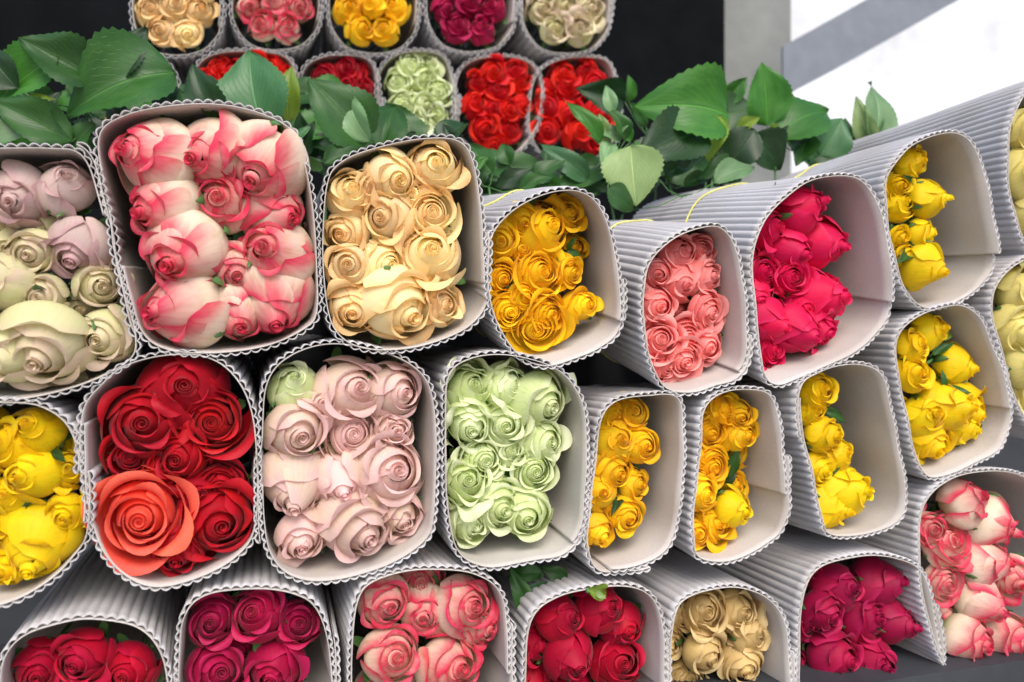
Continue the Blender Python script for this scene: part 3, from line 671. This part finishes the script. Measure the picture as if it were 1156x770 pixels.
def sprig(leaves, root_px, c, label, cat='foliage', group='rose foliage behind the sleeves', name='leafy_sprig', rad=.0028):
    rt = at(*root_px, c); e = bpy.data.objects.new(name, None); COL.objects.link(e); e.location = rt; e.empty_display_size = .03
    tag(e, label, cat, group)
    bases = []
    for lf in leaves:
        bx, by, tx, ty, wr, m = lf[:6]; roll = lf[6] if len(lf) > 6 else 0; dc = lf[7] if len(lf) > 7 else 0
        LC[0] += 1; rg = random.Random(LC[0])
        P0 = at(bx, by, c+dc); P1 = at(tx, ty, c+dc+rg.uniform(-.03, .03))
        v, f, uv = leaf_mesh(P0-rt, P1-rt, wr, m, rg.uniform(.1, .6), rg.uniform(.02, .22), None, roll+rg.uniform(-.25, .25), LC[0])
        link('leaf', mesh('leaf', v, f, LM[m], uv), e)
        bases.append(P0-rt)
    # stem: up from the root, a twig to each leaf
    ctr = sum(bases, Vector())/len(bases)
    sp = Vector((0, 0, 0)); vs, fs = [], []
    hub = ctr+Vector((0, .02, -.01))
    chains = [([sp.lerp(hub, t)+Vector((.01*math.sin(3*t), 0, 0)) for t in (0, .25, .5, .75, 1)], rad)]
    for b in bases:
        m_ = hub.lerp(b, .5)+Vector((0, .004, -.006)); chains.append(([hub, m_, b], rad*.45))
    for pts, r in chains:
        v, f = tube(pts, r, 6, .7); k = len(vs); vs += v; fs += [tuple(x+k for x in q) for q in f]
    link('twig', mesh('twig', vs, fs, STEM), e)
    return e
sprig([(198,82,66,118,.80,'mid'),(68,60,-6,112,.7,'bright'),(82,160,-16,108,.55,'mid'),(38,134,-14,162,.6,'pale'),(52,118,74,176,.5,'blue'),(108,140,70,180,.5,'mid'),(30,118,60,108,.6,'lime'),(110,92,20,40,.7,'mid'),(120,90,165,30,.75,'dark'),(20,100,-20,50,.7,'dark'),(150,150,118,108,.6,'dark',0,.04)], (80,230), 1.45, 'wide dark green leaves above the cream bundle at the left edge')
sprig([(298,150,276,52,.95,'blue',.2),(325,138,326,72,.55,'lime'),(246,150,215,70,.6,'dark'),(215,130,160,88,.5,'dark',0,.05)], (300,230), 1.42, 'tall bluish green leaf standing behind the big pink edged bundle')
sprig([(413,166,350,84,.78,'mid',.3),(418,160,384,98,.55,'pale',-.3,-.01),(344,176,352,136,.7,'dark'),(366,186,412,166,.55,'mid',0,-.03),(430,170,446,112,.75,'mid'),(330,170,348,140,.5,'blue')], (385,240), 1.40, 'upright green and pale leaves in the gap between the pink edged and peach bundles')
sprig([(474,168,436,116,.7,'mid'),(500,168,527,132,.7,'dark'),(470,150,450,170,.5,'dark'),(520,170,500,140,.6,'dark')], (480,240), 1.45, 'short dark leaves just above the rim of the peach bundle')
sprig([(612,192,536,190,.5,'mid'),(575,186,566,160,.8,'mid'),(600,206,636,178,.6,'mid'),(664,204,612,160,.42,'blue'),(628,212,694,190,.32,'mid'),(560,210,600,190,.5,'dark'),(650,205,690,215,.5,'dark',0,.03)], (600,270), 1.35, 'flat dark green leaves lying on top of the golden yellow bundle sleeve')
sprig([(692,128,684,94,.5,'pale'),(678,160,642,110,.36,'bright'),(700,160,672,140,.6,'pale'),(706,158,690,118,.5,'mid'),(690,165,664,150,.5,'pastel'),(712,160,700,130,.5,'bright'),(695,150,712,136,.6,'pale'),(684,150,676,128,.6,'pastel'),(712,164,718,232,1.05,'pastel',-.1,-.04),(686,212,716,238,.8,'mid',0,-.05),(690,160,680,190,.5,'pale')], (700,260), 1.32, 'curly pale green shoots with one heart shaped leaf right of the scarlet bundles')
sprig([(822,130,726,112,.82,'bright'),(796,146,718,176,.72,'dark',0,-.01),(814,130,798,182,.6,'lime',0,-.02),(775,190,760,150,.5,'dark'),(830,180,790,200,.5,'mid')], (790,260), 1.38, 'large green leaf pointing left above a dark leaf, in front of the black wall')
sprig([(866,142,862,70,.88,'bright',.1),(876,152,940,116,.85,'bright',0,-.01),(926,176,952,132,1.0,'blue'),(852,146,812,204,.7,'dark',0,-.02),(850,152,884,192,.9,'dark',0,-.01),(880,148,922,180,.5,'dark',0,-.02),(832,146,858,132,.6,'lime'),(878,140,862,154,.4,'lime',0,-.03),(912,150,900,186,.7,'mid')], (868,260), 1.38, 'cluster of round bright leaves against the grey pillar')
sprig([(986,164,992,88,.62,'pale',.3),(984,162,966,112,.5,'pastel',-.4,.01),(990,166,1004,128,.45,'pale',.5)], (980,240), 1.42, 'single pale leaf standing against the bright white wall')
sprig([(806,206,856,182,.5,'pale'),(812,208,838,192,.6,'mid'),(720,236,700,216,.6,'dark'),(742,200,700,240,.5,'dark')], (800,250), 1.30, 'dull grey green leaf resting on the sleeve of the hot pink bundle')
DL = ['dark shaded leaves behind the cream bundle, at the left edge', 'dark shaded leaves behind the cream bundle, near its right side', 'dark shaded leaves over the left corner of the big pink edged bundle',
 'dark shaded leaves over the middle of the big pink edged bundle', 'dark shaded leaves over the right shoulder of the big pink edged bundle', 'dark shaded leaves in the gap left of the peach bundle',
 'dark shaded leaves over the left half of the peach bundle', 'dark shaded leaves below the far green bundle', 'dark shaded leaves over the right corner of the peach bundle', 'dark shaded leaves below the left scarlet bundle',
 'dark shaded leaves between the two scarlet bundles', 'dark shaded leaves below the right scarlet bundle', 'dark shaded leaves behind the curly pale shoots', 'dark shaded leaves under the big leaf pointing left',
 'dark shaded leaves just left of the curly pale shoots', 'dark shaded leaves just left of the grey pillar, lowest']
sprig([(228,150,200,92,.6,'mid'),(208,120,246,96,.5,'mid',0,.04),(238,128,222,84,.5,'bright',0,.05),(190,128,182,78,.55,'dark',0,.06)], (230,230), 1.46, 'mid green leaves between the widest dark leaf and the tall bluish one')
sprig([(540,200,500,178,.55,'mid'),(556,196,528,160,.6,'mid'),(520,196,552,176,.5,'bright'),(586,214,622,196,.5,'mid',0,-.03)], (540,260), 1.33, 'mid green leaves in the corner right of the peach bundle rim')
sprig([(764,190,742,150,.7,'mid'),(752,200,784,172,.6,'mid'),(738,196,716,158,.5,'bright'),(772,210,806,196,.5,'mid')], (756,260), 1.42, 'mid green leaves under the large leaf that points left')
sprig([(908,182,934,150,.8,'mid'),(940,176,968,158,.7,'mid'),(924,186,900,150,.6,'blue'),(950,172,958,132,.6,'mid')], (930,250), 1.46, 'mid green leaves at the top edge of the sleeve, left of the single pale leaf')
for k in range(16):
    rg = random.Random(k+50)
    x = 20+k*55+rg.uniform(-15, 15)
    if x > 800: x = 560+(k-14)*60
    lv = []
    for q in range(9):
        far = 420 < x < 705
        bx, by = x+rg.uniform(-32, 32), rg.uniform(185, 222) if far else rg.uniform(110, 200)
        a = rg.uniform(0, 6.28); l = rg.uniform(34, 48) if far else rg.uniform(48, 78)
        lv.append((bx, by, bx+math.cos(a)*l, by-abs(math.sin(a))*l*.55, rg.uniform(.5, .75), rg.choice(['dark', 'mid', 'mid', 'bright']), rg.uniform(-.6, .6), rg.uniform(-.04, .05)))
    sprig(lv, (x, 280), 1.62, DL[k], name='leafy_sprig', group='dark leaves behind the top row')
sprig([(612,646,572,650,.5,'mid'),(602,696,576,640,.4,'mid'),(622,660,588,668,.4,'blue'),(618,690,590,655,.45,'mid'),(640,655,612,640,.6,'mid'),(590,690,584,660,.4,'dark')], (615,740), 1.06, 'dark green leaves squeezed between the two bottom sleeves under the light green bundle', group='leaves among the sleeves')
sprig([(664,664,690,668,.5,'lime'),(672,668,684,676,.5,'pastel')], (662,667), .995, 'small lime green leaf caught on the rim of the crimson bundle', group='leaves among the sleeves')
sprig([(262,262,288,276,.6,'blue'),(250,268,240,276,.5,'mid')], (268,300), 1.04, 'green leaf lying between the roses of the big pink edged bundle', group='leaves among the sleeves')
sprig([(1052,400,1078,386,.35,'mid'),(1046,398,1040,376,.4,'mid'),(1056,384,1080,372,.3,'lime')], (1046,410), 1.05, 'green leaves among the upper roses of the leafy yellow bundle', group='leaves among the sleeves')
sprig([(1046,438,1090,442,.3,'mid'),(1048,440,1066,462,.35,'mid'),(1044,440,1034,452,.4,'dark'),(1058,436,1100,430,.2,'dark')], (1040,444), 1.05, 'green leaves among the middle roses of the leafy yellow bundle', group='leaves among the sleeves')
sprig([(192,520,226,526,.5,'mid'),(214,530,240,518,.4,'mid'),(206,524,214,540,.4,'dark')], (215,545), 1.03, 'small green sepals lying in the middle of the red bundle', group='leaves among the sleeves')
sprig([(818,540,836,505,.4,'mid'),(822,545,848,560,.25,'dark'),(818,548,830,520,.5,'dark')], (815,570), 1.07, 'green leaf between the yellow roses straight below the salmon bundle', group='leaves among the sleeves')
sprig([(8,590,22,560,.7,'mid'),(4,618,20,600,.6,'dark')], (15,630), 1.04, 'green leaves among the yellow roses at the left edge', group='leaves among the sleeves')
sprig([(1094,604,1126,612,.35,'mid'),(1096,602,1080,592,.4,'mid'),(1086,646,1104,656,.4,'mid')], (1090,640), 1.06, 'green sepals between the roses in the lower right corner bundle', group='leaves among the sleeves')
for px, py, dx, dy, c, where in [(1030,212,14,-4,1.055,'the upper right yellow bundle'),(1024,250,16,6,1.055,'the upper right yellow bundle, lower'),(1034,284,-12,6,1.055,'the upper right yellow bundle, lowest'),
   (930,462,18,10,1.05,'the half filled bundle, near its top'),(930,540,12,18,1.05,'the half filled bundle, near its bottom'),(700,560,18,8,1.055,'the bundle right of the light green one'),
   (640,282,14,10,1.05,'the bundle right of the peach one'),(1064,440,22,2,1.04,'the leafy yellow bundle, at its heart'),(1078,486,20,-8,1.04,'the leafy yellow bundle, near its bottom'),(42,560,-16,14,1.035,'the yellow bundle at the left edge'),(60,505,16,-12,1.035,'the yellow bundle at the left edge, higher')]:
    sprig([(px,py,px+dx*1.5,py+dy*1.5,.4,'mid'),(px,py,px-dy,py+dx,.4,'dark'),(px,py,px+dy,py-dx,.35,'mid')], (px-2,py+4), c, 'small green leaves between roses of '+where, group='leaves among the sleeves', rad=.0015)
print('roses', sum(1 for o in bpy.data.objects if o.get('category') == 'rose'), 'objects', len(bpy.data.objects))
